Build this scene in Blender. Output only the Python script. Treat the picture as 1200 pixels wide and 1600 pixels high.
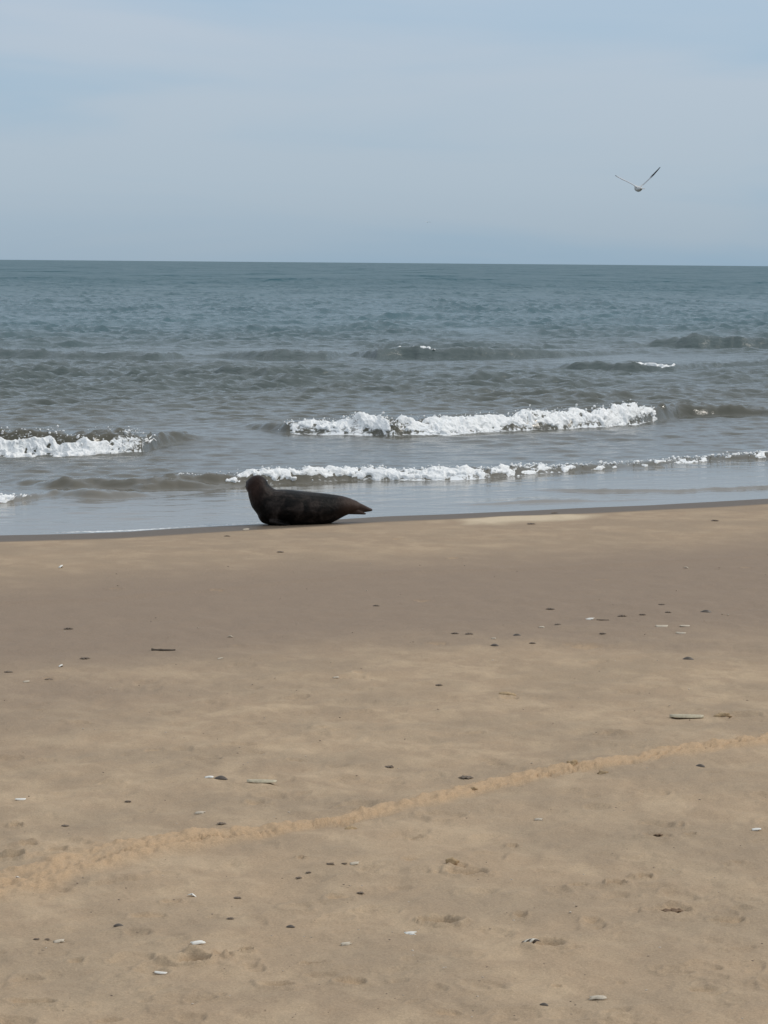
import bpy, bmesh, math, random
import numpy as np
from mathutils import Vector, Matrix

for o in list(bpy.data.objects):
    bpy.data.objects.remove(o, do_unlink=True)
SC = bpy.context.scene
COL = SC.collection
R = math.radians
random.seed(7)
rng = np.random.default_rng(7)

# ------------------------------------------------------------------ camera
H = 3.3                      # eye height above the sea
FPX = 4000.0                 # focal length in pixels of the 1200 x 1600 photograph
PITCH = math.atan(390 / FPX)
ROLL = 10 / 1200
Fv = Vector((0, math.cos(PITCH), -math.sin(PITCH)))
U0 = Vector((0, math.sin(PITCH), math.cos(PITCH)))
R0 = Vector((1, 0, 0))
Rv = R0 * math.cos(ROLL) + U0 * math.sin(ROLL)
Uv = -R0 * math.sin(ROLL) + U0 * math.cos(ROLL)
cam_d = bpy.data.cameras.new('camera')
cam = bpy.data.objects.new('camera', cam_d)
COL.objects.link(cam)
cam.matrix_world = Matrix(((Rv.x, Uv.x, -Fv.x, 0), (Rv.y, Uv.y, -Fv.y, 0), (Rv.z, Uv.z, -Fv.z, H), (0, 0, 0, 1)))
cam_d.sensor_width = 36
cam_d.lens = FPX / 1600 * 36
cam_d.clip_start = 0.5
cam_d.clip_end = 60000
SC.camera = cam

# ------------------------------------------------------------------ light
SUN_DIR = Vector((0.96, 0.20, 0)).normalized()
SUN_EL = R(43)
SC.view_settings.view_transform = 'Standard'
SC.view_settings.look = 'None'
SC.view_settings.exposure = 0.0
SC.view_settings.gamma = 1.0
SC.view_settings.use_curve_mapping = False

W = bpy.data.worlds.new('World')
SC.world = W
W.use_nodes = True
nt = W.node_tree
nt.nodes.clear()


def nd(nt, typ, **kw):
    n = nt.nodes.new(typ)
    for k, v in kw.items():
        if k in ('inputs',):
            for a, b in v.items():
                n.inputs[a].default_value = b
        else:
            setattr(n, k, v)
    return n


def lk(nt, a, b):
    nt.links.new(a, b)


def ramp(nt, fac, stops, interp='LINEAR'):
    r = nt.nodes.new('ShaderNodeValToRGB')
    r.color_ramp.interpolation = interp
    el = r.color_ramp.elements
    while len(el) < len(stops):
        el.new(0.5)
    for e, (p, c) in zip(el, stops):
        e.position = p
        e.color = (*c, 1) if len(c) == 3 else c
    if fac is not None:
        lk(nt, fac, r.inputs[0])
    return r


def mixc(nt, fac, a, b, blend='MIX'):
    m = nt.nodes.new('ShaderNodeMix')
    m.data_type = 'RGBA'
    m.blend_type = blend
    for sock, v in ((m.inputs[0], fac), (m.inputs[6], a), (m.inputs[7], b)):
        if isinstance(v, (int, float)):
            sock.default_value = v
        elif isinstance(v, tuple):
            sock.default_value = (*v, 1)
        else:
            lk(nt, v, sock)
    return m.outputs[2]


def math_(nt, op, a, b=None, c=None, clamp=False):
    m = nt.nodes.new('ShaderNodeMath')
    m.operation = op
    m.use_clamp = clamp
    for i, v in enumerate((a, b, c)):
        if v is None:
            continue
        if isinstance(v, (int, float)):
            m.inputs[i].default_value = v
        else:
            lk(nt, v, m.inputs[i])
    return m.outputs[0]


SKY_STRENGTH = 0.1
out = nd(nt, 'ShaderNodeOutputWorld')
bg = nd(nt, 'ShaderNodeBackground')
bg.inputs[1].default_value = SKY_STRENGTH
sky = nd(nt, 'ShaderNodeTexSky', sky_type='NISHITA', sun_disc=False, sun_elevation=SUN_EL,
         sun_rotation=math.atan2(SUN_DIR.x, SUN_DIR.y), air_density=1.0, dust_density=1.5)
tc = nd(nt, 'ShaderNodeTexCoord')
sep = nd(nt, 'ShaderNodeSeparateXYZ')
lk(nt, tc.outputs['Generated'], sep.inputs[0])
zc = math_(nt, 'MAXIMUM', sep.outputs[2], 0.0)
# thin stratus veil: long soft bands, colour from the horizon upward
K = 1 / SKY_STRENGTH
veil = ramp(nt, zc, [(0.0, (0.322, 0.447, 0.563)), (0.03, (0.375, 0.500, 0.618)), (0.10, (0.440, 0.552, 0.676)),
                     (0.45, (0.60, 0.68, 0.76)), (1.0, (0.78, 0.82, 0.86))])
mp = nd(nt, 'ShaderNodeMapping')
mp.inputs['Scale'].default_value = (1.0, 1.0, 7.0)
mp.inputs['Rotation'].default_value = (0, R(1.5), 0)
mp.inputs['Location'].default_value = (0.31, 0.2, 0.43)
lk(nt, tc.outputs['Generated'], mp.inputs[0])
n1 = nd(nt, 'ShaderNodeTexNoise', inputs={'Scale': 3.6, 'Detail': 4.0, 'Roughness': 0.48, 'Distortion': 0.5})
lk(nt, mp.outputs[0], n1.inputs['Vector'])
cl = ramp(nt, n1.outputs[0], [(0.36, (0.0,) * 3), (0.64, (1.0,) * 3)], 'EASE')
grey = mixc(nt, 1.0, veil.outputs[0], (1.13, 1.05, 1.01), 'MULTIPLY')
blue = mixc(nt, 1.0, veil.outputs[0], (0.915, 0.975, 1.01), 'MULTIPLY')
vc = mixc(nt, cl.outputs[0], blue, grey)
vm = nd(nt, 'ShaderNodeVectorMath', operation='SCALE')
lk(nt, vc, vm.inputs[0])
vm.inputs['Scale'].default_value = K
lk(nt, mixc(nt, 0.90, sky.outputs[0], vm.outputs[0]), bg.inputs[0])
lk(nt, bg.outputs[0], out.inputs[0])

sd = bpy.data.lights.new('sun', 'SUN')
sd.energy = 1.5
sd.angle = R(10)
sd.color = (1.0, 0.95, 0.87)
sun = bpy.data.objects.new('sun', sd)
COL.objects.link(sun)
sv = Vector((SUN_DIR.x * math.cos(SUN_EL), SUN_DIR.y * math.cos(SUN_EL), math.sin(SUN_EL)))
sun.rotation_euler = sv.to_track_quat('Z', 'Y').to_euler()
sun.location = sv * 60


# ------------------------------------------------------------------ helpers
def tag(o, label=None, cat=None, group=None, kind=None):
    for k, v in (('label', label), ('category', cat), ('group', group), ('kind', kind)):
        if v:
            o[k] = v
    return o


def link(o, parent=None):
    COL.objects.link(o)
    if parent is not None:
        o.parent = parent
    return o


def smooth(me, on=True):
    me.polygons.foreach_set('use_smooth', np.full(len(me.polygons), on))


def mesh_from(name, verts, faces, mat=None, sm=True):
    me = bpy.data.meshes.new(name)
    me.from_pydata([tuple(v) for v in verts], [], faces)
    me.update()
    if sm:
        smooth(me)
    if mat:
        me.materials.append(mat)
    return me


def grid_mesh(name, X, Y, Z, mat, attrs=None):
    nr, nc = X.shape
    co = np.stack([X, Y, Z], -1).reshape(-1, 3).astype(np.float32)
    i = np.arange((nr - 1) * (nc - 1))
    a = (i // (nc - 1)) * nc + i % (nc - 1)
    q = np.stack([a, a + 1, a + nc + 1, a + nc], -1).astype(np.int32).ravel()
    me = bpy.data.meshes.new(name)
    me.vertices.add(len(co))
    me.vertices.foreach_set('co', co.ravel())
    me.loops.add(len(q))
    me.loops.foreach_set('vertex_index', q)
    me.polygons.add(len(i))
    me.polygons.foreach_set('loop_start', (np.arange(len(i)) * 4).astype(np.int32))
    me.polygons.foreach_set('loop_total', np.full(len(i), 4, np.int32))
    me.update(calc_edges=True)
    for k, v in (attrs or {}).items():
        at = me.attributes.new(k, 'FLOAT', 'POINT')
        at.data.foreach_set('value', v.astype(np.float32).ravel())
    smooth(me)
    me.materials.append(mat)
    return me


def hash2(i, j, seed):
    h = (i.astype(np.int64) * 374761393 + j.astype(np.int64) * 668265263 + seed * 974711) & 0x7fffffff
    h = ((h ^ (h >> 13)) * 1274126177) & 0x7fffffff
    return ((h ^ (h >> 16)) & 0xffff) / 65535.0


def vnoise(x, y, seed=0):
    i, j = np.floor(x), np.floor(y)
    u, v = x - i, y - j
    u, v = u * u * (3 - 2 * u), v * v * (3 - 2 * v)
    a, b = hash2(i, j, seed), hash2(i + 1, j, seed)
    c, d = hash2(i, j + 1, seed), hash2(i + 1, j + 1, seed)
    return (a * (1 - u) + b * u) * (1 - v) + (c * (1 - u) + d * u) * v - 0.5


def fbm(x, y, seed=0, oct=3):
    s, a = 0, 1.0
    for k in range(oct):
        s = s + a * vnoise(x * 2 ** k + 17.3 * k, y * 2 ** k - 9.1 * k, seed + k)
        a *= 0.5
    return s


def interp_ext(x, xp, fp):
    y = np.interp(x, xp, fp)
    s0 = (fp[1] - fp[0]) / (xp[1] - xp[0])
    s1 = (fp[-1] - fp[-2]) / (xp[-1] - xp[-2])
    return y + np.minimum(x - xp[0], 0) * s0 + np.maximum(x - xp[-1], 0) * s1


def sstep(a, b, x):
    t = np.clip((x - a) / (b - a), 0, 1)
    return t * t * (3 - 2 * t)


def ray(px, py):
    return (Fv * FPX + Rv * (px - 600) - Uv * (py - 800)).normalized()


def at_z(px, py, z=0.0):
    d = ray(px, py)
    k = (z - H) / d.z
    return Vector((d.x * k, d.y * k, z))


# ------------------------------------------------------------------ shoreline and beach height
SHORE = [at_z(px, py) for px, py in ((-120, 841), (0, 836.5), (200, 831), (400, 819), (600, 807.5), (800, 799),
                                    (1000, 790), (1200, 779), (1320, 772))]
SX, SY = np.array([p.x for p in SHORE]), np.array([p.y for p in SHORE])
CT = 0.87


def shore_t(x, y):            # seaward distance from the water's edge (negative on land)
    return (y - interp_ext(x, SX, SY)) * CT


def beach_base(x, y):
    l = -shore_t(x, y)
    l = l + 0.10 * vnoise(x * 0.8, y * 0.8, 3) * np.clip(l + 2, 0, 1)
    lip = 1.35 + 0.3 * vnoise(x * 0.35, y * 0.1, 5)
    z = np.where(l < 0, np.maximum(0.062 * l, -1.5), 0.052 * np.minimum(np.maximum(l, 0), lip))
    # soften the lip, then a nearly level beach with a shallow damp trough
    z = z + 0.03 * sstep(1.0, 2.8, l) - 0.025 * sstep(3.5, 6.5, l) + 0.03 * sstep(11, 16, l) + 0.006 * np.maximum(l - 14, 0)
    z = z + sstep(0.8, 2.2, l) * (0.018 * fbm(x * 0.45, y * 0.45, 11, 2) + 0.014 * fbm(x * 2.1, y * 1.5, 21, 3) * sstep(4, 12, l))
    return z


def at(px, py):
    p = at_z(px, py, 0.1)
    d = ray(px, py)
    for _ in range(12):
        z = float(beach_base(np.array([p.x]), np.array([p.y]))[0])
        p = at_z(px, py, z)
    return p


TRACK = np.array([(p.x, p.y) for p in [at(px, py) for px, py in
        ((-160, 1420), (0, 1383), (75, 1361), (150, 1341), (230, 1321), (330, 1307), (420, 1298), (520, 1284), (600, 1265),
         (720, 1236), (830, 1212), (945, 1192), (1060, 1171), (1200, 1154), (1360, 1130))]])


# marks pressed into the sand: (px, py, length px, depth m, squash, angle deg)
MARKS = [(690, 1438, 56, .020, .34, 5), (735, 1361, 60, .016, .36, 0), (720, 1349, 20, .010, .5, 0), (856, 1474, 62, .014, .30, 4),
         (303, 1499, 56, .022, .40, 0), (350, 1489, 32, .010, .3, 0), (385, 1483, 22, .018, .5, 10), (960, 1378, 34, .014, .45, 10),
         (1009, 1366, 26, .018, .5, 5), (905, 1381, 44, .008, .3, 0), (1030, 1305, 50, .009, .4, 0), (1075, 1300, 22, .008, .4, 0),
         (1138, 1435, 52, .010, .3, 0), (1050, 1419, 56, .012, .4, 8), (485, 1503, 42, .010, .28, 0), (435, 1537, 62, .010, .3, 5),
         (550, 1530, 56, .010, .3, 0), (815, 1427, 26, .010, .5, 0), (925, 1434, 36, .006, .4, 0), (48, 1563, 95, .009, .14, -2),
         (20, 1338, 42, .020, .35, 0), (28, 1287, 22, .014, .5, 0), (45, 1318, 36, .009, .35, 0), (90, 1325, 40, .010, .3, 0),
         (505, 1136, 34, .010, .3, 0), (462, 1185, 38, .009, .28, 0), (955, 1143, 38, .010, .3, 0), (795, 1090, 36, .010, .4, 0),
         (740, 1143, 46, .006, .3, 0), (648, 1308, 22, .010, .5, 0), (803, 1318, 24, .009, .4, 0), (640, 1340, 24, .006, .4, 0),
         (470, 1337, 20, .013, .5, 0), (400, 1252, 40, .009, .4, 0), (560, 1267, 30, .005, .4, 0), (270, 1405, 30, .006, .4, 0),
         (525, 1399, 40, .007, .45, 0), (228, 1428, 60, .006, .3, 0), (120, 1500, 26, .006, .5, 0), (920, 1008, 60, .006, .4, 0),
         (685, 1004, 30, .007, .35, 0), (560, 1050, 20, .006, .4, 0), (370, 1007, 22, .008, .35, 0), (75, 1058, 20, .007, .4, 0),
         (180, 920, 24, .008, .4, 0), (336, 922, 20, .008, .5, 0), (660, 937, 22, .007, .4, 0), (710, 872, 26, .008, .3, 0),
         (940, 905, 20, .006, .3, 0), (775, 840, 16, .007, .4, 0), (620, 842, 18, .006, .4, 0), (1165, 885, 20, .006, .4, 0),
         (60, 1108, 26, .006, .3, 0), (240, 1170, 30, .005, .3, 0), (1150, 1345, 30, .006, .4, 0), (870, 1537, 24, .007, .4, 0),
         (165, 1590, 40, .006, .35, 0), (700, 1580, 40, .006, .35, 0), (1100, 1540, 44, .006, .35, 0)]


def beach_full(X, Y):
    T = shore_t(X, Y)
    L = -T
    Z = beach_base(X, Y)
    land = sstep(0.8, 2.2, L)
    Z = Z + land * 0.017 * fbm(X * 4.3, Y * 3.4, 22, 3) * sstep(3, 10, L)
    Z = Z + land * 0.012 * fbm(X * 9, Y * 7, 31, 3) * sstep(6, 14, L)
    # lapping line left by an earlier tide: a tiny step
    sl = L - (6.0 + 0.5 * vnoise(X * 0.5, Y * 0.1, 41) + 0.14 * vnoise(X * 2.2, Y * 0.5, 42))
    Z = Z - 0.010 * sstep(-0.05, 0.12, sl) + 0.006 * np.exp(-(sl / 0.14) ** 2)
    dry = np.zeros_like(X)
    # loosened wheel track with cleat marks
    best = np.full(X.shape, 9.0)
    along = np.zeros_like(X)
    acc = 0.0
    for a, b in zip(TRACK[:-1], TRACK[1:]):
        dv = b - a
        ln = float(np.hypot(*dv))
        u = dv / ln
        s = np.clip((X - a[0]) * u[0] + (Y - a[1]) * u[1], 0, ln)
        qx, qy = X - a[0] - s * u[0], Y - a[1] - s * u[1]
        sgn = np.sign(-u[1] * (X - a[0]) + u[0] * (Y - a[1]))
        d = np.hypot(qx, qy)
        m = d < np.abs(best)
        best = np.where(m, d * sgn, best)
        along = np.where(m, acc + s, along)
        acc += ln
    wob = best + 0.05 * fbm(X * 6, Y * 6, 51, 3)
    wid = 0.075 + 0.03 * vnoise(along * 1.3, along * 0, 55) + 0.15 * sstep(3.1, 1.6, along) + 0.06 * sstep(4.8, 6.8, along)
    edge = np.abs(wob) / wid
    tr = 1 - sstep(0.65, 1.15, edge)
    lump = fbm(X * 14, Y * 9, 52, 3)
    Z = Z + tr * (0.028 + 0.022 * lump + 0.014 * fbm(X * 38, Y * 24, 53, 2))
    cl = np.abs(((along + 0.012 * vnoise(X * 9, Y * 9, 59)) / 0.036) % 1.0 - 0.5) * 2
    band = np.exp(-((best + 0.045) / 0.045) ** 2) * sstep(-0.2, 0.2, vnoise(along * 1.1, along * 0, 57) + 0.12)
    Z = Z - band * (0.016 + 0.02 * vnoise(X * 5, Y * 5, 60)) * sstep(0.35, 0.8, cl) - 0.006 * band
    spill = (1 - sstep(0.8, 2.4, edge)) * sstep(-0.10, 0.22, fbm(X * 3, Y * 2.2, 58, 3))
    track = np.clip(tr * (0.80 + 0.9 * lump + 0.2 * sstep(3, 6, along)) + 0.30 * spill, 0, 1)
    # little scarp along the lower side of the track at its near end
    for px0, py0, px1, py1, dep in ((140, 1382, 176, 1372, .02), (176, 1372, 218, 1370, .022), (218, 1370, 250, 1360, .012),
            (1, 1336, 40, 1339, .034), (26, 1318, 60, 1316, .016), (282, 1492, 328, 1495, .036), (385, 1230, 432, 1229, .012), (96, 1452, 130, 1450, .006)):
        p0, p1 = at(px0, py0), at(px1, py1)
        ux, uy = p1.x - p0.x, p1.y - p0.y
        ln = math.hypot(ux, uy)
        ux, uy = ux / ln, uy / ln
        s = (X - p0.x) * ux + (Y - p0.y) * uy
        d = -(X - p0.x) * uy + (Y - p0.y) * ux
        w = sstep(-0.03, 0.03, s) * sstep(ln + 0.03, ln - 0.03, s)
        Z = Z + w * dep * (sstep(-0.012, 0.012, d) * np.exp(-np.maximum(d, 0) / 0.12) - 0.35 * np.exp(-(d / 0.02) ** 2))
    # pressed marks
    for cx, cy, la, lb, an, dep, big in all_marks():
        rws = np.where(np.abs(Y[:, 0] - cy) < 3.2 * max(la, lb))[0]
        if len(rws) == 0:
            continue
        sl_ = slice(rws[0], rws[-1] + 1)
        x, y = X[sl_] - cx, Y[sl_] - cy
        c, s = math.cos(an), math.sin(an)
        u, v = (x * c + y * s) / la, (-x * s + y * c) / lb
        r = np.hypot(u, v) * (1 + 0.7 * fbm(x * 14 + cx * 9, y * 12, 61, 2))
        pit = 1 - sstep(0.60, 1.0, r)
        Z[sl_] += -dep * pit * (0.8 + 0.5 * fbm(x * 20, y * 14, 62, 2)) + dep * 0.45 * np.exp(-((r - 1.2) / 0.22) ** 2)
        if big:
            track[sl_] = np.maximum(track[sl_], 0.42 * pit)
    # moisture: wet slope at the water, damp trough, drier crest
    wet = 1 - sstep(0.95, 1.35, L + 0.25 * vnoise(X * 1.1, Y * 0.4, 71))
    damp = sstep(3.0, 6.2, L + 0.8 * fbm(X * 0.3, Y * 0.3, 72, 2)) * (1 - sstep(9.0, 13.5, L + 2.6 * fbm(X * 0.28, Y * 0.5, 73, 3)))
    damp = np.maximum(damp, 0.28 * sstep(6, 4, L))
    damp = np.maximum(damp, 1.25 * np.exp(-(sl / 0.20) ** 2) * (0.7 + 0.8 * vnoise(X * 1.1, Y * 0.3, 44)))
    pc = at(805, 811)
    pale = 1.25 * np.exp(-((X - pc.x) / 0.95) ** 2 - ((Y - pc.y - 0.50 * (X - pc.x)) / 0.75) ** 2)
    pale = sstep(0.25, 0.85, pale * (1 + 1.1 * fbm(X * 1.5, Y * 0.8, 77, 4))) * sstep(0.75, 1.05, L)
    wet = wet * (1 - pale)
    return Z, np.clip(wet, 0, 1), np.clip(damp, 0, 1.3), np.clip(track, 0, 1), pale


_MARKS = []


def all_marks():
    if _MARKS:
        return _MARKS
    rr = np.random.default_rng(3)
    allm = _MARKS
    for px, py, w, dep, sq, ang in MARKS:
        p = at(px, py)
        mpp = p.y / FPX
        ln = w * mpp * 0.5
        allm.append((p.x, p.y, ln, max(ln * sq * 1.8, 0.03), R(ang), dep * 2.4, 1))
    for _ in range(560):
        px, py = rr.uniform(-200, 1400), 1030 + 610 * rr.uniform(0, 1) ** 1.1
        p = at(px, py)
        ln = (0.015 + 0.10 * rr.uniform(0, 1) ** 1.7) * (0.8 + 0.02 * p.y)
        allm.append((p.x, p.y, ln, ln * rr.uniform(0.5, 1.0), rr.uniform(-1.2, 1.2), ln * rr.uniform(0.06, 0.18), 0))
    return _MARKS


def node_mat(name):
    m = bpy.data.materials.new(name)
    m.use_nodes = True
    b = m.node_tree.nodes['Principled BSDF']
    return m, m.node_tree, b


def attr(nt, name):
    a = nd(nt, 'ShaderNodeAttribute', attribute_name=name)
    return a.outputs['Fac']


def noise(nt, vec, scale, detail=3.0, rough=0.5, dist=0.0):
    n = nd(nt, 'ShaderNodeTexNoise', inputs={'Scale': scale, 'Detail': detail, 'Roughness': rough, 'Distortion': dist})
    if vec is not None:
        lk(nt, vec, n.inputs['Vector'])
    return n.outputs[0]


def mapped(nt, scale=(1, 1, 1), rot=0.0, coord='Object'):
    t = nd(nt, 'ShaderNodeTexCoord')
    m = nd(nt, 'ShaderNodeMapping')
    m.inputs['Scale'].default_value = scale
    m.inputs['Rotation'].default_value = (0, 0, rot)
    lk(nt, t.outputs[coord], m.inputs[0])
    return m.outputs[0]


# ---- sand
def make_sand():
    m, nt, b = node_mat('sand')
    v = mapped(nt)
    big = noise(nt, v, 0.55, 4, 0.55, 0.6)
    mid = noise(nt, mapped(nt, (1, 0.8, 1), R(28)), 3.2, 4, 0.6, 0.4)
    fine = noise(nt, v, 85, 3, 0.7)
    grit = noise(nt, v, 260, 2, 0.8)
    dryc = mixc(nt, ramp(nt, big, [(0.34, (0,) * 3), (0.66, (1,) * 3)]).outputs[0], (0.365, 0.268, 0.178), (0.410, 0.300, 0.197))
    dryc = mixc(nt, ramp(nt, mid, [(0.44, (0,) * 3), (0.66, (1,) * 3)]).outputs[0], dryc, (0.465, 0.348, 0.230))
    greyer = mixc(nt, ramp(nt, noise(nt, mapped(nt, (1, 1.2, 1), R(31)), 0.95, 3, 0.5, 0.3), [(0.42, (0,) * 3), (0.62, (0.6,) * 3)]).outputs[0],
                  dryc, (0.315, 0.240, 0.165))
    dampc = mixc(nt, mid, (0.252, 0.189, 0.138), (0.290, 0.219, 0.158))
    c = mixc(nt, attr(nt, 'damp'), greyer, dampc)
    c = mixc(nt, math_(nt, 'MULTIPLY', attr(nt, 'track'), 0.9), c, (0.478, 0.330, 0.200))
    c = mixc(nt, attr(nt, 'pale'), c, (0.570, 0.462, 0.325))
    c = mixc(nt, attr(nt, 'wet'), c, (0.125, 0.095, 0.068))
    g = ramp(nt, fine, [(0.25, (0.80,) * 3), (0.75, (1.18,) * 3)])
    c = mixc(nt, 1.0, c, g.outputs[0], 'MULTIPLY')
    g2 = ramp(nt, grit, [(0.3, (0.86,) * 3), (0.7, (1.13,) * 3)])
    c = mixc(nt, 1.0, c, g2.outputs[0], 'MULTIPLY')
    lk(nt, c, b.inputs['Base Color'])
    ro = math_(nt, 'MULTIPLY_ADD', attr(nt, 'wet'), -0.42, 0.95)
    lk(nt, ro, b.inputs['Roughness'])
    b.inputs['Specular IOR Level'].default_value = 0.2
    bmp = nd(nt, 'ShaderNodeBump', inputs={'Strength': 0.55, 'Distance': 0.004})
    lk(nt, math_(nt, 'ADD', fine, math_(nt, 'MULTIPLY', noise(nt, v, 30, 4, 0.6), 2.0)), bmp.inputs['Height'])
    lk(nt, bmp.outputs[0], b.inputs['Normal'])
    return m


M_SAND = make_sand()


def cols(n_in, n_out, half_in, half_out):
    o = np.linspace(half_in, half_out, n_out + 1)[1:]
    return np.concatenate([-o[::-1], np.linspace(-half_in, half_in, n_in), o])


def build_beach():
    ys = [-40, -25, -12, -4, 2, 5, 7, 8.5, 9.3]
    y = 9.6
    while y < 44:
        ys.append(y)
        y += min(1.25e-4 * y * y, 0.055)
    ys += [45, 48, 52, 60, 75, 110]
    ys = np.array(ys)
    c = cols(560, 36, 0.185, 1.0)
    sc = np.maximum(ys, 8.0)
    sc = np.where(ys < 8, 40, sc)
    X = c[None, :] * sc[:, None] * (1 + 0 * c[None, :])
    out_ = np.abs(c) > 0.1851
    X[:, out_] = np.sign(c[out_])[None, :] * (0.185 * sc[:, None] + (np.abs(c[out_])[None, :] - 0.185) ** 1.5 * 90)
    Y = np.repeat(ys[:, None], X.shape[1], 1)
    Z, wet, damp, track, pale = beach_full(X, Y)
    me = grid_mesh('beach_sand', X, Y, Z, M_SAND, {'wet': wet, 'damp': damp, 'track': track, 'pale': pale})
    tag(link(bpy.data.objects.new('beach_sand', me)), 'brown sand beach with a wet edge, damp band and tan wheel track', kind='structure')


build_beach()

# ------------------------------------------------------------------ sea
WAVES = {  # pixel x, pixel y of the crest, crest height in metres
    'main': dict(k=.80, pts=[(370, 664, 0), (410, 658, .14), (450, 657, .22), (520, 654, .28), (590, 648, .37), (606, 647, .40), (622, 655, .30), (700, 650, .33),
                      (800, 645, .36), (900, 638, .37), (1000, 630, .40), (1022, 630, .36), (1060, 628, .30), (1120, 627, .28),
                      (1200, 634, .18), (1320, 640, .1)], wf=.34, wb=1.0),
    'near': dict(k=.86, pts=[(-260, 690, .1), (-120, 674, .34), (0, 672, .37), (120, 672, .38), (225, 668, .38), (250, 674, .24), (290, 680, .10), (340, 690, 0)], wf=.34, wb=.9),
    'inner_low': dict(pts=[(-160, 788, .0), (-60, 776, .08), (0, 773, .10), (40, 772, .08), (85, 772, .0)], wf=.22, wb=.5),
    'inner_hump': dict(pts=[(70, 770, 0), (110, 765, .07), (150, 764, .10), (190, 768, .07), (240, 771, 0)], wf=.25, wb=.4),
    'inner_c': dict(pts=[(170, 759, 0), (225, 754, .09), (280, 749, .11), (330, 753, .07), (390, 757, 0)], wf=.18, wb=.3),
    'inner': dict(k=.78, pts=[(30, 754, 0), (85, 746, .13), (120, 742, .17), (150, 744, .14), (200, 750, .09),
                       (240, 748, .11), (290, 738, .18), (370, 735, .20), (430, 733, .20), (500, 730, .20), (545, 726, .21), (640, 730, .17),
                       (700, 730, .16), (780, 727, .16), (850, 727, .11), (950, 722, .09), (1050, 715, .09), (1200, 707, .10), (1340, 698, .08)], wf=.24, wb=.55),
    'lap': dict(k=.75, pts=[(840, 767, 0), (890, 763, .045), (1000, 762, .05), (1200, 757, .055), (1340, 752, .05)], wf=.09, wb=.14),
    'lap2': dict(k=1.6, pts=[(700, 787, 0), (790, 783, .022), (860, 782, .022), (1000, 779, .012), (1100, 776, 0)], wf=.16, wb=.3),
    'swell': dict(pts=[(-140, 548, .22), (0, 548, .22), (120, 552, .17), (250, 553, .17), (300, 556, .03), (340, 553, .10), (430, 549, .25),
                       (510, 551, .22), (545, 554, .05), (590, 550, .22), (630, 545, .30), (700, 546, .30), (770, 546, .28), (850, 549, .18),
                       (1000, 548, .06), (1100, 545, 0)], wf=.55, wb=1.3, k=1.25),
    'swell_far': dict(pts=[(930, 547, 0), (1010, 536, .18), (1090, 529, .38), (1150, 529, .38), (1250, 533, .25), (1360, 535, .1)], wf=.7, wb=1.7, k=1.35),
    'chop_line': dict(pts=[(840, 574, 0), (900, 568, .18), (950, 565, .24), (990, 568, .2), (1050, 570, .16), (1080, 566, .18), (1130, 564, .14), (1200, 561, .18), (1340, 560, .1)], wf=.40, wb=.8, k=1.0),
    'chop_line2': dict(pts=[(-140, 580, .10), (0, 575, .18), (70, 574, .20), (140, 578, .14), (230, 583, .08), (330, 582, .14), (420, 583, .16), (520, 588, .05), (640, 590, 0)], wf=.45, wb=.8, k=1.5),
    'swell_back': dict(pts=[(540, 542, 0), (620, 538, .14), (720, 538, .16), (820, 539, .12), (960, 540, 0)], wf=.6, wb=1.4, k=1.4),
    'shoulder': dict(pts=[(380, 603, 0), (480, 606, .10), (600, 604, .12), (720, 606, .08), (800, 610, 0)], wf=.5, wb=1.0),
}
for w in WAVES.values():
    P = [at_z(px, py, a) for px, py, a in w['pts']]
    w['x'] = np.array([p.x for p in P])
    w['y'] = np.array([p.y for p in P])
    w['a'] = np.array([p[2] for p in w['pts']]) * w.get('k', 1)
    w['px'] = np.array([p[0] for p in w['pts']], float)


def wander(X):
    return 0.22 * vnoise(X * 0.9, X * 0, 80) + 0.14 * vnoise(X * 2.3, X * 0, 81) + 0.06 * vnoise(X * 5.1, X * 0, 82)


def wave_s(w, X, Y):
    yc = interp_ext(X, w['x'], w['y'])
    yc = yc + wander(X)
    return (yc - Y) * 0.85           # positive towards the beach


def crest_a(w, X):
    return sum(k * np.interp(X + dx, w['x'], w['a']) for dx, k in ((-.45, .15), (-.2, .22), (0, .26), (.2, .22), (.45, .15)))


def wave_h(w, X, Y):
    s = wave_s(w, X, Y)
    A = crest_a(w, X)
    A = A * (1 + 0.22 * vnoise(X * 2.3, X * 0, 83))
    # short steep face that breaks sharply at its foot, long gentle back
    f = np.where(s > 0, np.clip(1 - np.clip(s / w['wf'], 0, 1.25) ** 1.6, 0, 1) * 1.0, np.exp(-np.abs(s / w['wb']) ** 1.4))
    tr = -0.10 * np.exp(-((s - w['wf'] * 2.0) / (w['wf'] * 0.9)) ** 2)
    return A * (f + tr)


def spectrum(seed, n, lmin, lmax, spread, steep):
    r = np.random.default_rng(seed)
    lam = np.exp(r.uniform(np.log(lmin), np.log(lmax), n))
    th = R(119) + r.normal(0, spread, n)
    k = 2 * np.pi / lam
    return np.stack([k * np.cos(th), k * np.sin(th), r.uniform(0, 6.28, n), steep / k * r.uniform(.6, 1.3, n) / math.sqrt(n), lam], 1)


SPEC = np.concatenate([spectrum(1, 38, 0.28, 0.9, 0.55, 0.36), spectrum(2, 40, 0.65, 1.9, 0.45, 0.16), spectrum(3, 16, 3, 11, 0.4, 0.06)])


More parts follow.
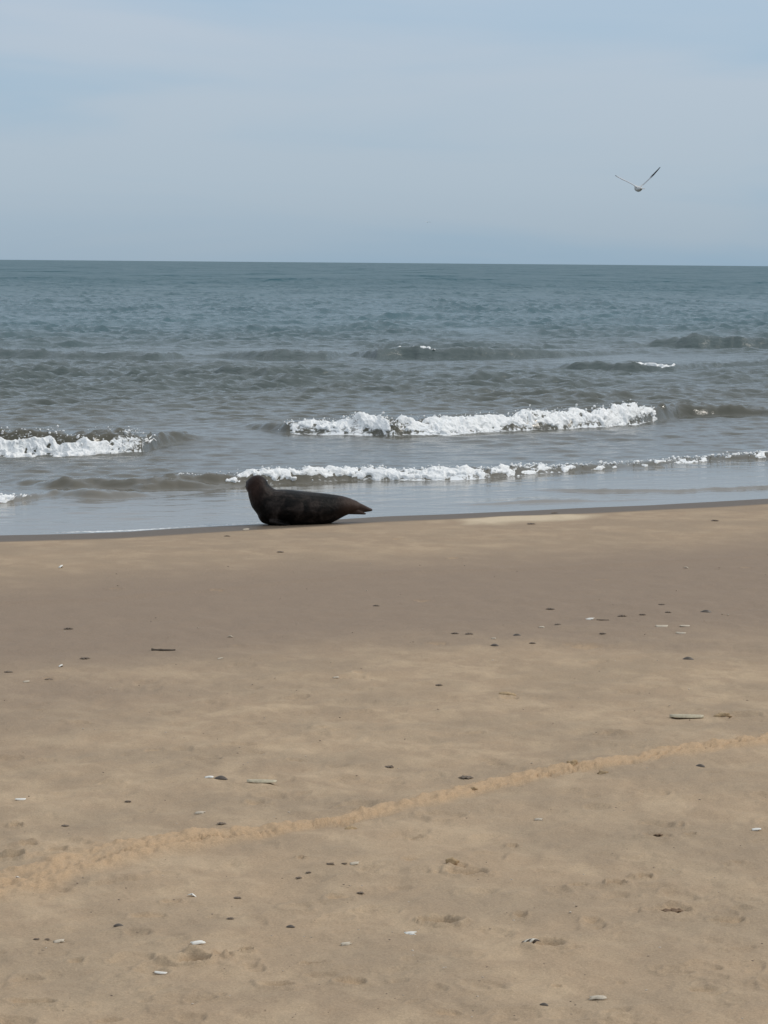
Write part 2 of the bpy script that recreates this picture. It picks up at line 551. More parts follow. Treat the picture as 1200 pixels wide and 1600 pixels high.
def chop(X, Y, dY):
    T = shore_t(X, Y)
    h = np.zeros_like(X)
    near = np.full(X.shape, 0.12) + 0.40 * sstep(3, 8, T) + 0.75 * sstep(15, 26, T)
    patch = 0.75 + 0.8 * vnoise(X * 0.22, Y * 0.10, 91) + 0.5 * vnoise(X * 0.8, Y * 0.35, 92)
    band = 1 + 0.45 * np.exp(-((Y - 70) / 9) ** 2) - 0.55 * np.exp(-((Y - 90) / 9) ** 2)
    dx = 0.37 * np.maximum(Y[:, :1], 1) / 500
    for kx, ky, ph, a, lam in SPEC:
        att = sstep(1.3, 2.8, lam / np.maximum(dY[:, None] * abs(ky) * lam / 6.283, dx))
        if att.max() <= 0:
            continue
        rows = np.where(att[:, 0] > 0)[0]
        q = slice(rows[0], rows[-1] + 1)
        s = np.sin(kx * X[q] + ky * Y[q] + ph)
        lowcut = 0.25 + 0.75 * sstep(8, 26, T[q]) if lam > 1.2 else 1.0
        grow = 1 + 0.9 * sstep(80, 150, Y[q]) if lam > 0.65 else 1.0
        h[q] += a * att[q] * lowcut * grow * (s + 0.35 * (s * s - 0.5))
    return h * near * np.clip(patch, 0.25, 1.6) * band


def sea_height(X, Y):
    h = np.zeros_like(X)
    for w in WAVES.values():
        h += wave_h(w, X, Y)
    k = np.clip(h / 0.12, 0, 1)
    return h * (1 + 0.5 * fbm(X * 2.6, Y * 3.4, 85, 3) * sstep(75, 60, Y)) + k * 0.05 * fbm(X * 6, Y * 9, 86, 3)


FOAMED = [  # wave, px from, px to, coverage
    ('main', 448, 1021, 1.0), ('near', -200, 238, 1.0), ('inner', 372, 800, 1.0), ('inner', 800, 1330, .45), ('inner_low', -60, 42, .7)]


def make_water():
    m, nt, b = node_mat('sea_water')
    v = mapped(nt, (1, 1, 1), R(-29))
    silt = attr(nt, 'silt')
    patches = noise(nt, mapped(nt, (0.5, 1, 1)), 0.05, 4, 0.6, 0.5)
    deep = mixc(nt, patches, (0.060, 0.120, 0.145), (0.082, 0.148, 0.170))
    shal = mixc(nt, noise(nt, mapped(nt, (0.6, 1, 1), R(-29)), 0.9, 3, 0.55), (0.070, 0.066, 0.048), (0.105, 0.096, 0.070))
    c = mixc(nt, silt, deep, shal)
    c = mixc(nt, attr(nt, 'film'), c, (0.200, 0.180, 0.150))
    fn = noise(nt, mapped(nt, (0.75, 1.0, 1), R(-29)), 16, 5, 0.68, 0.5)
    fa = attr(nt, 'foam')
    thr = math_(nt, 'SUBTRACT', math_(nt, 'ADD', fn, fa), 1.0)
    fm = math_(nt, 'MULTIPLY', thr, 7.0, clamp=True)
    c = mixc(nt, fm, c, (0.80, 0.82, 0.83))
    lk(nt, c, b.inputs['Base Color'])
    lk(nt, math_(nt, 'ADD', math_(nt, 'MULTIPLY_ADD', fm, 0.6, 0.12), math_(nt, 'MULTIPLY', attr(nt, 'open'), 0.30)), b.inputs['Roughness'])
    gust = noise(nt, mapped(nt, (0.30, 0.09, 1), R(-12)), 1.0, 5, 0.65, 0.6)
    gust2 = noise(nt, mapped(nt, (0.05, 0.012, 1), R(-8)), 1.0, 4, 0.6, 0.5)
    gs = math_(nt, 'MULTIPLY_ADD', math_(nt, 'SUBTRACT', math_(nt, 'ADD', gust, gust2), 1.0), 0.9, -0.34)
    lk(nt, math_(nt, 'MULTIPLY_ADD', attr(nt, 'open'), gs, 0.5, clamp=True), b.inputs['Specular IOR Level'])
    b.inputs['IOR'].default_value = 1.333
    rip = noise(nt, mapped(nt, (0.55, 1.0, 1), R(-29)), 7.0, 5, 0.6, 0.4)
    rip2 = noise(nt, mapped(nt, (0.45, 1.0, 1), R(-20)), 1.6, 5, 0.62, 0.5)
    rip3 = noise(nt, mapped(nt, (0.4, 1.0, 1), R(-24)), 0.35, 5, 0.6, 0.5)
    dist = attr(nt, 'far')
    b1 = nd(nt, 'ShaderNodeBump', inputs={'Distance': 0.035})
    lk(nt, rip, b1.inputs['Height'])
    lk(nt, attr(nt, 'ripple'), b1.inputs['Strength'])
    b2 = nd(nt, 'ShaderNodeBump', inputs={'Distance': 0.30})
    lk(nt, rip2, b2.inputs['Height'])
    lk(nt, math_(nt, 'MULTIPLY', dist, 0.55), b2.inputs['Strength'])
    lk(nt, b1.outputs[0], b2.inputs['Normal'])
    b3 = nd(nt, 'ShaderNodeBump', inputs={'Distance': 1.3})
    lk(nt, rip3, b3.inputs['Height'])
    lk(nt, math_(nt, 'MULTIPLY', dist, 0.45), b3.inputs['Strength'])
    lk(nt, b2.outputs[0], b3.inputs['Normal'])
    lk(nt, b3.outputs[0], b.inputs['Normal'])
    return m


M_WATER = make_water()


def build_sea():
    ys = [16, 18, 20, 22, 24, 26, 27, 28]
    y = 28.5
    while y < 16000:
        ys.append(y)
        if y < 57:
            y += 0.08
        elif y < 120:
            y += 0.08 + (y - 57) * 0.0032
        elif y < 520:
            y += 0.28 + (y - 120) * 0.0023
        else:
            y *= 1.12
    ys = np.array(ys)
    dY = np.gradient(ys)
    c = cols(500, 36, 0.175, 1.0)
    sc = ys
    X = c[None, :] * sc[:, None]
    out_ = np.abs(c) > 0.1751
    X[:, out_] = np.sign(c[out_])[None, :] * (0.175 * sc[:, None] + (np.abs(c[out_])[None, :] - 0.175) ** 1.6 * (40 + 1.6 * sc[:, None]))
    Y = np.repeat(ys[:, None], X.shape[1], 1)
    T = shore_t(X, Y)
    Z = sea_height(X, Y) + chop(X, Y, dY)
    Z = Z * sstep(-0.3, 1.6, T) + 0.004 * vnoise(X * 1.5, Y * 0.6, 95)
    foam = np.zeros_like(X)
    for name, p0, p1, cov in FOAMED:
        w = WAVES[name]
        x0, x1 = np.interp(p0, w['px'], w['x']), np.interp(p1, w['px'], w['x'])
        s = wave_s(w, X, Y)
        e = sstep(x0 - .15, x0 + .15, X) * sstep(x1 + .15, x1 - .15, X)
        wf = w['wf']
        prof = 0.68 * np.exp(-((s - wf * 0.55) / (wf * 0.75)) ** 2) + 0.30 * np.exp(-np.maximum(-s, 0) / (wb_ := w['wb'] * 0.9)) * (s < 0) \
            + 0.36 * np.exp(-np.maximum(s - wf, 0) / 0.6) * (s > wf)
        foam = np.maximum(foam, e * prof * (0.75 + 0.6 * vnoise(X * 1.6, Y * 1.2, 97)) * (0.6 + 0.4 * cov))
    # foam edge where the thin water runs out on the sand
    dep = T + 0.12 * vnoise(X * 1.3, Y * 0.3, 98) + 0.06 * vnoise(X * 4.0, Y, 99)
    foam = np.maximum(foam, 0.72 * np.exp(-((dep - 0.16) / 0.10) ** 2) * np.clip(0.55 + 1.3 * vnoise(X * 0.9, Y * 0.05, 100), 0, 1))
    foam = np.maximum(foam, 0.40 * np.clip(vnoise(X * 0.5, Y * 0.7, 101) * 2, 0, 1) * sstep(4, 7, T) * sstep(24, 16, T))
    silt = 1 - 0.42 * sstep(8, 38, T) - 0.58 * sstep(38, 100, T)
    far = 0.40 * sstep(14, 40, T) + 0.60 * sstep(80, 260, Y)
    ripple = 0.10 + 0.35 * sstep(4, 12, T) + 0.55 * sstep(14, 30, T)
    me = grid_mesh('sea_water', X, Y, Z, M_WATER, {'foam': foam, 'silt': silt, 'far': far, 'ripple': ripple,
                                                      'film': sstep(7.5, 1.0, T), 'open': 0.35 * sstep(55, 120, Y) + 0.65 * sstep(120, 460, Y)})
    tag(link(bpy.data.objects.new('sea_water', me)), 'grey green sea with low swells and small breakers', kind='structure')


build_sea()


# ------------------------------------------------------------------ foam of the breakers
def make_foam():
    m, nt, b = node_mat('sea_foam')
    v = mapped(nt)
    n = noise(nt, v, 22, 4, 0.7)
    c = mixc(nt, ramp(nt, n, [(0.35, (0,) * 3), (0.6, (1,) * 3)]).outputs[0], (0.78, 0.79, 0.78), (0.95, 0.95, 0.94))
    lk(nt, c, b.inputs['Base Color'])
    b.inputs['Roughness'].default_value = 0.6
    b.inputs['Subsurface Weight'].default_value = 0.65
    b.inputs['Subsurface Radius'].default_value = (0.14, 0.14, 0.14)
    bmp = nd(nt, 'ShaderNodeBump', inputs={'Strength': 0.6, 'Distance': 0.02})
    lk(nt, noise(nt, v, 45, 4, 0.7), bmp.inputs['Height'])
    lk(nt, bmp.outputs[0], b.inputs['Normal'])
    return m


M_FOAM = make_foam()


def ico(sub):
    bm = bmesh.new()
    bmesh.ops.create_icosphere(bm, subdivisions=sub, radius=1)
    v = np.array([x.co[:] for x in bm.verts])
    f = np.array([[q.index for q in p.verts] for p in bm.faces])
    bm.free()
    return v, f


ICO2 = ico(2)
ICO3 = ico(3)


def balls_mesh(name, C, Rad, base=ICO2):
    """many closed balls (centre, three radii, optional 3x3 axes) as one raw mesh, to be fused by a voxel remesh"""
    bv, bf = base
    n = len(C)
    V = (C[:, None, :] + bv[None] * Rad[:, None, :]).reshape(-1, 3)
    Fc = (bf[None] + (np.arange(n) * len(bv))[:, None, None]).reshape(-1, 3)
    me = bpy.data.meshes.new(name)
    me.vertices.add(len(V))
    me.vertices.foreach_set('co', V.astype(np.float32).ravel())
    me.loops.add(Fc.size)
    me.loops.foreach_set('vertex_index', Fc.astype(np.int32).ravel())
    me.polygons.add(len(Fc))
    me.polygons.foreach_set('loop_start', (np.arange(len(Fc)) * 3).astype(np.int32))
    me.polygons.foreach_set('loop_total', np.full(len(Fc), 3, np.int32))
    me.update(calc_edges=True)
    return me


TEX = bpy.data.textures.new('froth', 'CLOUDS')
TEX.noise_scale = 0.07
TEX.noise_depth = 3


def fuse(me, voxel, smooth_it=0, displace=0.0, name=None, decimate=None):
    o = bpy.data.objects.new('raw', me)
    COL.objects.link(o)
    r = o.modifiers.new('r', 'REMESH')
    r.mode = 'VOXEL'
    r.voxel_size = voxel
    if smooth_it:
        s = o.modifiers.new('s', 'SMOOTH')
        s.iterations = smooth_it
        s.factor = 0.5
    if displace:
        d = o.modifiers.new('d', 'DISPLACE')
        d.texture = TEX
        d.strength = displace
        d.mid_level = 0.5
        d.texture_coords = 'LOCAL'
    if decimate:
        q = o.modifiers.new('q', 'DECIMATE')
        q.ratio = decimate
    dg = bpy.context.evaluated_depsgraph_get()
    res = bpy.data.meshes.new_from_object(o.evaluated_get(dg))
    bpy.data.objects.remove(o)
    bpy.data.meshes.remove(me)
    res.name = name or 'fused'
    smooth(res)
    return res


def billow(x, y, seed, base, oct=4):
    """rounded puffs with creases between them, 0 to 1"""
    t, a, n = 0, 1.0, 0
    for k in range(oct):
        t = t + a * (1 - np.abs(2 * vnoise(x * base * 2 ** k + 31 * k, y * base * 2 ** k - 17 * k, seed + k)) ** 0.8)
        n += a
        a *= 0.55
    return t / n


def foam_strip(name, p0, p1, label, cover=1.0, lo=-0.2, hi=1.3, thick=1.0, res=0.013, seed=0, fall=(0.08, 0.08), drops=70):
    """froth tumbling down the face of a breaker between two places on its crest"""
    r = np.random.default_rng(100 + seed)
    w = WAVES[name]
    x0, x1 = np.interp(p0, w['px'], w['x']), np.interp(p1, w['px'], w['x'])
    ln = x1 - x0
    wf = w['wf']
    nx = int(ln / res)
    x = np.linspace(x0 - .05, x1 + .05, nx)
    A = crest_a(w, x)[None, :]
    # rows evenly spaced along the profile of the wave, not along the ground
    ff = np.linspace(lo - .25, hi + .4, 400)
    pz = np.where(ff > 0, np.clip(1 - np.clip(ff, 0, 1.25) ** 1.6, 0, 1), np.exp(-np.abs(ff * wf / w['wb']) ** 1.4)) * float(A.mean())
    arc = np.concatenate([[0], np.cumsum(np.hypot(np.diff(ff * wf), np.diff(pz)))])
    nf = int(arc[-1] / res)
    sa = np.linspace(0, arc[-1], nf)
    f = np.interp(sa, arc, ff)
    Fg, Xg = np.meshgrid(f, x, indexing='ij')
    S = np.repeat(sa[:, None], nx, 1)
    yc = interp_ext(x, w['x'], w['y']) + wander(x)
    Yg = yc[None, :] - Fg * wf / 0.85
    u = (Xg - x0) / ln
    end = sstep(-0.01, fall[0], u) * sstep(1.01, 1 - fall[1], u)
    n1 = fbm(Xg * 1.9, S * 1.5, 110 + seed, 3)
    n2 = fbm(Xg * 8, S * 9, 130 + seed, 4)
    low = hi + 0.45 * n1 + 0.55 * n2
    top = lo + 0.25 * fbm(Xg * 5, S * 0, 140 + seed, 2)
    m = np.minimum(sstep(-0.12, 0.25, low - Fg), sstep(-0.10, 0.12, Fg - top)) * sstep(0.0, 0.45, end + 1.1 * n2 - 0.1)
    m = m * sstep(-0.05, 0.30, cover - 0.56 + 1.5 * n1 * (1.25 - cover) + 1.7 * n2 * (1.32 - cover))
    wx, wy = 0.10 * fbm(Xg * 6, S * 6, 145 + seed, 2), 0.10 * fbm(Xg * 6 + 9, S * 6, 146 + seed, 2)
    bil = billow(Xg + wx, S + wy, 150 + seed, 7.5, 4)
    big = billow(Xg + 2 * wx, S * .8 + wy, 160 + seed, 3.0, 2)
    puff = 0.62 * thick * (0.40 + 0.60 * np.clip(A / 0.3, 0, 1.3)) * (0.35 + 0.65 * end)
    d = m * puff * (0.0 + 0.15 * np.clip(bil - 0.36, -.15, 1) + 0.11 * (big - .35)) - (1 - m) * 0.06
    zz = sea_height(Xg, Yg)
    P0 = np.stack([Xg, Yg, zz], -1)
    tx, tf = np.gradient(P0, axis=1), np.gradient(P0, axis=0)
    N = np.cross(tx, tf)
    N *= np.where(N[..., 2:3] < 0, -1, 1)
    N /= np.linalg.norm(N, axis=-1, keepdims=True) + 1e-9
    for _ in range(6):
        N[1:-1] = (N[:-2] + 2 * N[1:-1] + N[2:]) / 4
        N[:, 1:-1] = (N[:, :-2] + 2 * N[:, 1:-1] + N[:, 2:]) / 4
    P = P0 + N * d[..., None]
    P[..., 0] += 0.4 * d * n2
    co = P.reshape(-1, 3)
    i = np.arange((nf - 1) * (nx - 1))
    a = (i // (nx - 1)) * nx + i % (nx - 1)
    q = np.stack([a, a + 1, a + nx + 1, a + nx], -1)
    keep = (m.ravel()[q] > 0.001).any(1)
    q = q[keep]
    used = np.unique(q)
    rm = np.full(len(co), -1)
    rm[used] = np.arange(len(used))
    V = [co[used]]
    T = rm[q]
    tris = np.concatenate([T[:, [0, 1, 2]], T[:, [0, 2, 3]]])
    k = int(ln * drops)
    n = len(used)
    if k:
        dense = r.uniform(x0, x1, k)
        up = np.interp(dense, x, A[0]) * thick
        fd = r.normal(lo + .1, .35, k)
        yd = np.interp(dense, x, yc) - fd * wf / .85
        zd = sea_height(dense[:, None], yd[:, None])[:, 0] + np.abs(r.normal(.06, .18, k)) * up
        rad = .006 + .022 * r.uniform(0, 1, k) ** 3
        bv, bf = ICO1
        D = np.stack([dense, yd, zd], 1)[:, None, :] + bv[None] * rad[:, None, None] * r.uniform(.7, 1.4, (k, 1, 3))
        V.append(D.reshape(-1, 3))
        tris = np.concatenate([tris, (bf[None] + n + (np.arange(k) * len(bv))[:, None, None]).reshape(-1, 3)])
    V = np.concatenate(V)
    me = bpy.data.meshes.new('surf_foam')
    me.vertices.add(len(V))
    me.vertices.foreach_set('co', V.astype(np.float32).ravel())
    me.loops.add(tris.size)
    me.loops.foreach_set('vertex_index', tris.astype(np.int32).ravel())
    me.polygons.add(len(tris))
    me.polygons.foreach_set('loop_start', (np.arange(len(tris)) * 3).astype(np.int32))
    me.polygons.foreach_set('loop_total', np.full(len(tris), 3, np.int32))
    me.update(calc_edges=True)
    smooth(me)
    me.materials.append(M_FOAM)
    o = link(bpy.data.objects.new('surf_foam', me))
    tag(o, label, kind='stuff')
    return o


ICO1 = ico(1)
foam_strip('main', 440, 612, 'white froth on the short end of the main breaker behind the seal', 1.0, -.12, .9, seed=1, fall=(.3, .03), thick=.8)
foam_strip('main', 608, 1022, 'long thick white froth of the main breaker', 1.12, -.2, 1.0, seed=2, fall=(.05, .02), thick=.85)
foam_strip('near', -220, 215, 'white froth low on the face of the breaker by the photo edge', 1.0, .45, 1.4, seed=13, fall=(.1, .15))
foam_strip('near', 190, 242, 'thin spray on the end of the near breaker', .55, -.1, .8, seed=4, fall=(.3, .3), thick=.7, drops=60)
foam_strip('inner', 366, 565, 'white froth of the low inner wave just behind the seal', .96, -.25, .8, res=.011, seed=5, fall=(.08, .05), thick=.95)
foam_strip('inner', 555, 830, 'white froth of the low inner wave beyond the seal tail', .86, -.25, .9, res=.011, seed=6, fall=(.05, .2), thick=.95)
foam_strip('inner', 800, 1330, 'broken patches of froth on the thin end of the inner wave', .50, -.2, .9, res=.012, seed=7, fall=(.05, .05), thick=.9)
foam_strip('inner_low', -80, 46, 'small froth patch at the near end of the inner wave', .8, -.1, 1.1, res=.011, seed=8, thick=1.1)
foam_strip('inner', 276, 372, 'broken bits of froth where the inner wave nears the seal head', .50, -.25, .8, res=.011, seed=11, thick=.8, fall=(.2, .05), drops=25)
foam_strip('swell', 622, 678, 'small white cap on the distant swell', .9, -.3, -.05, res=.02, thick=.7, seed=9, fall=(.2, .2), drops=0)
foam_strip('chop_line', 980, 1056, 'thin white cap on the choppy far wave', .9, -.25, .05, res=.02, seed=10, fall=(.15, .15), drops=0)

# ------------------------------------------------------------------ seal
def make_seal_skin():
    m, nt, b = node_mat('seal_fur')
    v = mapped(nt)
    a = noise(nt, v, 6.5, 5, 0.62, 0.7)
    c2 = noise(nt, v, 24, 4, 0.65, 0.4)
    c = ramp(nt, a, [(0.40, (0.0025, 0.002, 0.0018)), (0.5, (0.010, 0.0072, 0.006)), (0.68, (0.036, 0.027, 0.023))])
    d = ramp(nt, c2, [(0.3, (0.55,) * 3), (0.7, (1.35,) * 3)])
    base = mixc(nt, 1.0, c.outputs[0], d.outputs[0], 'MULTIPLY')
    t = nd(nt, 'ShaderNodeTexCoord')
    sx = nd(nt, 'ShaderNodeSeparateXYZ')
    lk(nt, t.outputs['Object'], sx.inputs[0])
    tail = math_(nt, 'MULTIPLY', math_(nt, 'SUBTRACT', sx.outputs[0], 0.50), 6.0, clamp=True)
    base = mixc(nt, math_(nt, 'MULTIPLY', tail, 0.7), base, (0.060, 0.036, 0.027))      # browner hind flippers
    hx = math_(nt, 'MULTIPLY', math_(nt, 'SUBTRACT', -0.36, sx.outputs[0]), 8.0, clamp=True)
    hz = math_(nt, 'MULTIPLY', math_(nt, 'SUBTRACT', sx.outputs[2], 0.22), 5.0, clamp=True)
    base = mixc(nt, math_(nt, 'MULTIPLY', math_(nt, 'MULTIPLY', hx, hz), math_(nt, 'MULTIPLY', a, 1.1)), base, (0.052, 0.026, 0.019))      # russet head
    lk(nt, base, b.inputs['Base Color'])
    b.inputs['Roughness'].default_value = 0.46
    b.inputs['Specular IOR Level'].default_value = 0.12
    bmp = nd(nt, 'ShaderNodeBump', inputs={'Strength': 0.5, 'Distance': 0.02})
    lk(nt, math_(nt, 'ADD', c2, math_(nt, 'MULTIPLY', noise(nt, mapped(nt, (1, 3, 3)), 60, 3), 0.3)), bmp.inputs['Height'])
    lk(nt, bmp.outputs[0], b.inputs['Normal'])
    return m


def plain(name, col, rough=0.5, var=0.0, scale=30, spec=0.4):
    m, nt, b = node_mat(name)
    if var:
        n = noise(nt, mapped(nt), scale, 4, 0.6)
        lo, hi = tuple(x * (1 - var) for x in col), tuple(min(1, x * (1 + var)) for x in col)
        lk(nt, ramp(nt, n, [(0.3, lo), (0.7, hi)]).outputs[0], b.inputs['Base Color'])
    else:
        b.inputs['Base Color'].default_value = (*col, 1)
    b.inputs['Roughness'].default_value = rough
    b.inputs['Specular IOR Level'].default_value = spec
    return m


def build_seal():
    base = at(462, 819)
    s = base.y / FPX                      # metres per photo pixel at the seal
    C, Rr = [], []

    def ball(px, py, y, rx, ry, rz):
        C.append(((px - 462) * s, y * s, (818.5 - py) * s))
        Rr.append((rx * s, ry * s, rz * s))

    prof = [  # px, top, bottom, half width, depth offset
        (414, 772, 818, 22, -1), (425, 764, 821, 30, 0), (440, 763.5, 822, 35, 0), (455, 764.5, 822, 38, 1), (470, 766, 822, 39, 2), (485, 767.5, 822, 37, 3),
        (500, 769, 821, 34, 4), (512, 770.5, 819, 31, 6), (523, 772, 813.5, 26, 7), (534, 774, 807, 21, 8), (543, 777, 803, 17, 9), (551, 780.5, 801, 14, 10)]
    p = np.array(prof, float)
    for x in np.linspace(414, 551, 64):
        t, bt, hw, yo = [np.interp(x, p[:, 0], p[:, k]) for k in (1, 2, 3, 4)]
        ball(x, (t + bt) / 2, yo, 13, hw, (bt - t) / 2)
    # chest, neck and raised head
    for q in np.linspace(0, 1, 26):
        X = np.interp(q, [0, .4, .7, 1], [428, 413, 405.5, 401.5])
        Yp = np.interp(q, [0, .4, .7, 1], [794, 780.5, 769, 759])
        rr = np.interp(q, [0, .4, .7, .85, 1], [27, 23.0, 18.8, 17.0, 17])
        ball(X, Yp, -1 * q, rr, np.interp(q, [0, 1], [29, 17]), rr)
    hd = Vector((-0.42, 0.88, 0.05)).normalized()       # the animal looks out towards the water
    for q, rr in ((0, 17.2), (4, 16.8), (9, 15.2), (14, 13), (19, 11), (23, 9.5), (26, 8)):
        ball(401.5 + hd.x * q, 758.2 + q * 0.16, hd.y * q, rr, rr, rr * 0.97)
    # fore flippers folded against the flanks
    for sd_ in (-1, 1):
        for q in np.linspace(0, 1, 8):
            ball(428 + 22 * q, 812 + 5 * q, sd_ * (24 + 7 * math.sin(q * 2.4)), 7 - 3 * q, 4.5, 4.5 - 2 * q)
    # hind flippers pressed together
    for sd_ in (-1, 1):
        for q in np.linspace(0, 1, 16):
            ball(546 + 32 * q, 790 + 6.2 * q, 10 + sd_ * (3.5 + 1.5 * q) + 2 * q, 5, 6 * (1 - .45 * q), 10.5 * (1 - q) ** 0.9 + 2.0)
    for q in np.linspace(0, 1, 10):             # lower toes of the near flipper stand apart
        ball(546 + 23 * q, 797 + 4.2 * q, 4 - 3 * q, 4, 3.5, 4.5 * (1 - q) + 1.5)
    me = fuse(balls_mesh('seal', np.array(C), np.array(Rr), ICO3), 0.0085, 7, 0.0, 'seal_body')
    skin = make_seal_skin()
    me.materials.append(skin)
    root = link(bpy.data.objects.new('seal', None))
    root.location = base
    tag(root, 'dark brown seal resting on the sand edge with head raised', 'seal')
    link(bpy.data.objects.new('body', me), root)
    dark = plain('seal_eye', (0.006, 0.005, 0.005), 0.08, spec=0.6)
    nose_m = plain('seal_nose', (0.010, 0.009, 0.009), 0.3)
    hc = Vector(((401.5 - 462) * s, 0, (818.5 - 758.2) * s))
    side = Vector((hd.y, -hd.x, 0)).normalized()
    ev, ef = ico(2)
    for sg in (-1, 1):
        c = hc + (hd * 11 + side * sg * 12.2 + Vector((0, 0, 4))) * s
        link(bpy.data.objects.new('eye', mesh_from('eye', ev * 2.6 * s + np.array(c), [tuple(map(int, f)) for f in ef], dark)), root)
    c = hc + (hd * 33.2 + Vector((0, 0, -1.5))) * s
    link(bpy.data.objects.new('nose', mesh_from('nose', ev * np.array((3.2, 2.6, 2.2)) * s + np.array(c), [tuple(map(int, f)) for f in ef], nose_m)), root)
    wv, wf = [], []
    rw = random.Random(4)
    for sg in (-1, 1):
        for k in range(7):
            a = hc + (hd * (27 + k % 3) + side * sg * 6.5 + Vector((0, 0, -3 - (k % 4) * 1.2))) * s
            d = (side * sg + hd * rw.uniform(-.1, .4) + Vector((0, 0, rw.uniform(-.6, .05)))).normalized()
            e = a + d * rw.uniform(9, 14) * s
            i = len(wv)
            wv += [a + Vector((0, 0, .001)), a - Vector((0, 0, .001)), a + hd * .002, e]
            wf += [(i, i + 1, i + 3), (i + 1, i + 2, i + 3), (i + 2, i, i + 3), (i, i + 2, i + 1)]
    tag(link(bpy.data.objects.new('whiskers', mesh_from('whiskers', wv, wf, plain('whisker', (.25, .22, .18)), False)), root), kind='stuff')


build_seal()


# ------------------------------------------------------------------ gulls
def make_gull_mat():
    m, nt, b = node_mat('gull_plumage')
    t = attr(nt, 'tip')
    g = attr(nt, 'wing')
    n = noise(nt, mapped(nt), 40, 3)
    c = mixc(nt, g, (0.62, 0.62, 0.61), mixc(nt, n, (0.46, 0.48, 0.51), (0.52, 0.54, 0.57)))
    c = mixc(nt, t, c, (0.022, 0.022, 0.025))
    lk(nt, c, b.inputs['Base Color'])
    b.inputs['Roughness'].default_value = 0.8
    return m


M_GULL = make_gull_mat()
M_BEAK = plain('gull_beak', (0.55, 0.36, 0.05), 0.4)
M_EYE = plain('gull_eye', (0.01, 0.01, 0.01), 0.1)


def gull_mesh(right, left):
    C, Rr = [], []

    def ball(c, r):
        C.append(c)
        Rr.append(r)
    for q in np.linspace(0, 1, 22):                   # body from tail to breast
        rr = 0.018 + 0.052 * math.sin(math.pi * min(1, q * 0.62 + .1)) ** 1.3
        ball((0, -.16 + .30 * q, -.012 * math.sin(q * 3)), (rr * 0.95, .03, rr * 0.88))
    for q in np.linspace(0, 1, 6):
        ball((0, .13 + .055 * q, .012 + .016 * q), (.042 - .006 * q,) * 3)
    for q in np.linspace(-1, 1, 9):                   # tail fan
        for k in np.linspace(0, 1, 5):
            ball((q * .045 * (.4 + k * .6), -.15 - .11 * k, 0), (.010, .014, .0065))
    for pts in (right, left):
        pts = np.array(pts)
        seg = np.linalg.norm(np.diff(pts, axis=0), axis=1)
        L = np.concatenate([[0], np.cumsum(seg)])
        for d in np.linspace(0, L[-1], 56):
            c = [np.interp(d, L, pts[:, k]) for k in range(3)]
            q = d / L[-1]
            ch = np.interp(q, [0, .45, .6, .85, 1], [.055, .040, .062, .040, .010])
            for e in np.linspace(-.75, .75, 7):
                ball((c[0], c[1] + e * ch, c[2] + (-.006 * e if c[0] > 0 else .30 * ch * e)), (.011, ch * .32, .0052))
    me = fuse(balls_mesh('gull', np.array(C, float), np.array(Rr, float), ICO2), 0.004, 1, 0, 'gull_body')
    me.materials.append(M_GULL)
    co = np.zeros(len(me.vertices) * 3, np.float32)
    me.vertices.foreach_get('co', co)
    co = co.reshape(-1, 3)
    ax = np.abs(co[:, 0])
    for k, v in (('tip', np.maximum(sstep(.25, .30, co[:, 0]), sstep(.53, .55, ax))), ('wing', sstep(.07, .10, ax))):  # black tips; backlight tone put into the colour, right wing darker, left paler
        me.attributes.new(k, 'FLOAT', 'POINT').data.foreach_set('value', v.astype(np.float32))
    return me


def build_gull(loc, rot, body, label, s=1.0):
    root = link(bpy.data.objects.new('gull', None))
    root.location = loc
    root.rotation_euler = rot
    root.scale = (s,) * 3
    tag(root, label, 'gull', 'gulls flying over the sea')
    link(bpy.data.objects.new('body', body), root)
    bv = [(.016, .222, .032), (-.016, .222, .032), (0, .222, .046), (0, .222, .016), (0, .275, .018)]
    link(bpy.data.objects.new('beak', mesh_from('beak', bv, [(0, 2, 4), (2, 1, 4), (1, 3, 4), (3, 0, 4), (0, 3, 1, 2)], M_BEAK, False)), root)
    ev, ef = ico(1)
    for sg in (-1, 1):
        link(bpy.data.objects.new('eye', mesh_from('eye', ev * .006 + np.array((sg * .034, .197, .036)), [tuple(map(int, f)) for f in ef], M_EYE)), root)
    return root


D1 = 55.0
d = ray(998, 294.5)
p = Vector((0, 0, H)) + d * (D1 / d.y)
g1 = gull_mesh([(.03, .02, .03), (.14, .05, .12), (.26, .07, .235), (.345, .04, .345), (.425, -.04, .475)],
               [(-.03, .02, .03), (-.17, .06, .10), (-.36, .08, .175), (-.47, .03, .21), (-.56, -.06, .235)])
build_gull(p, (R(2), R(3), R(14)), g1, 'white gull flying over the sea with raised dark tipped wings')
d = ray(668, 347)
p = Vector((0, 0, H)) + d * (430.0 / d.y)
g2 = gull_mesh([(.03, .02, .03), (.16, .05, .07), (.32, .06, .08), (.45, .02, .05), (.56, -.05, .01)],
               [(-.03, .02, .03), (-.16, .05, .07), (-.32, .06, .08), (-.45, .02, .05), (-.56, -.05, .01)])
build_gull(p, (R(2), R(5), R(20)), g2, 'tiny far bird low in the sky above the horizon')

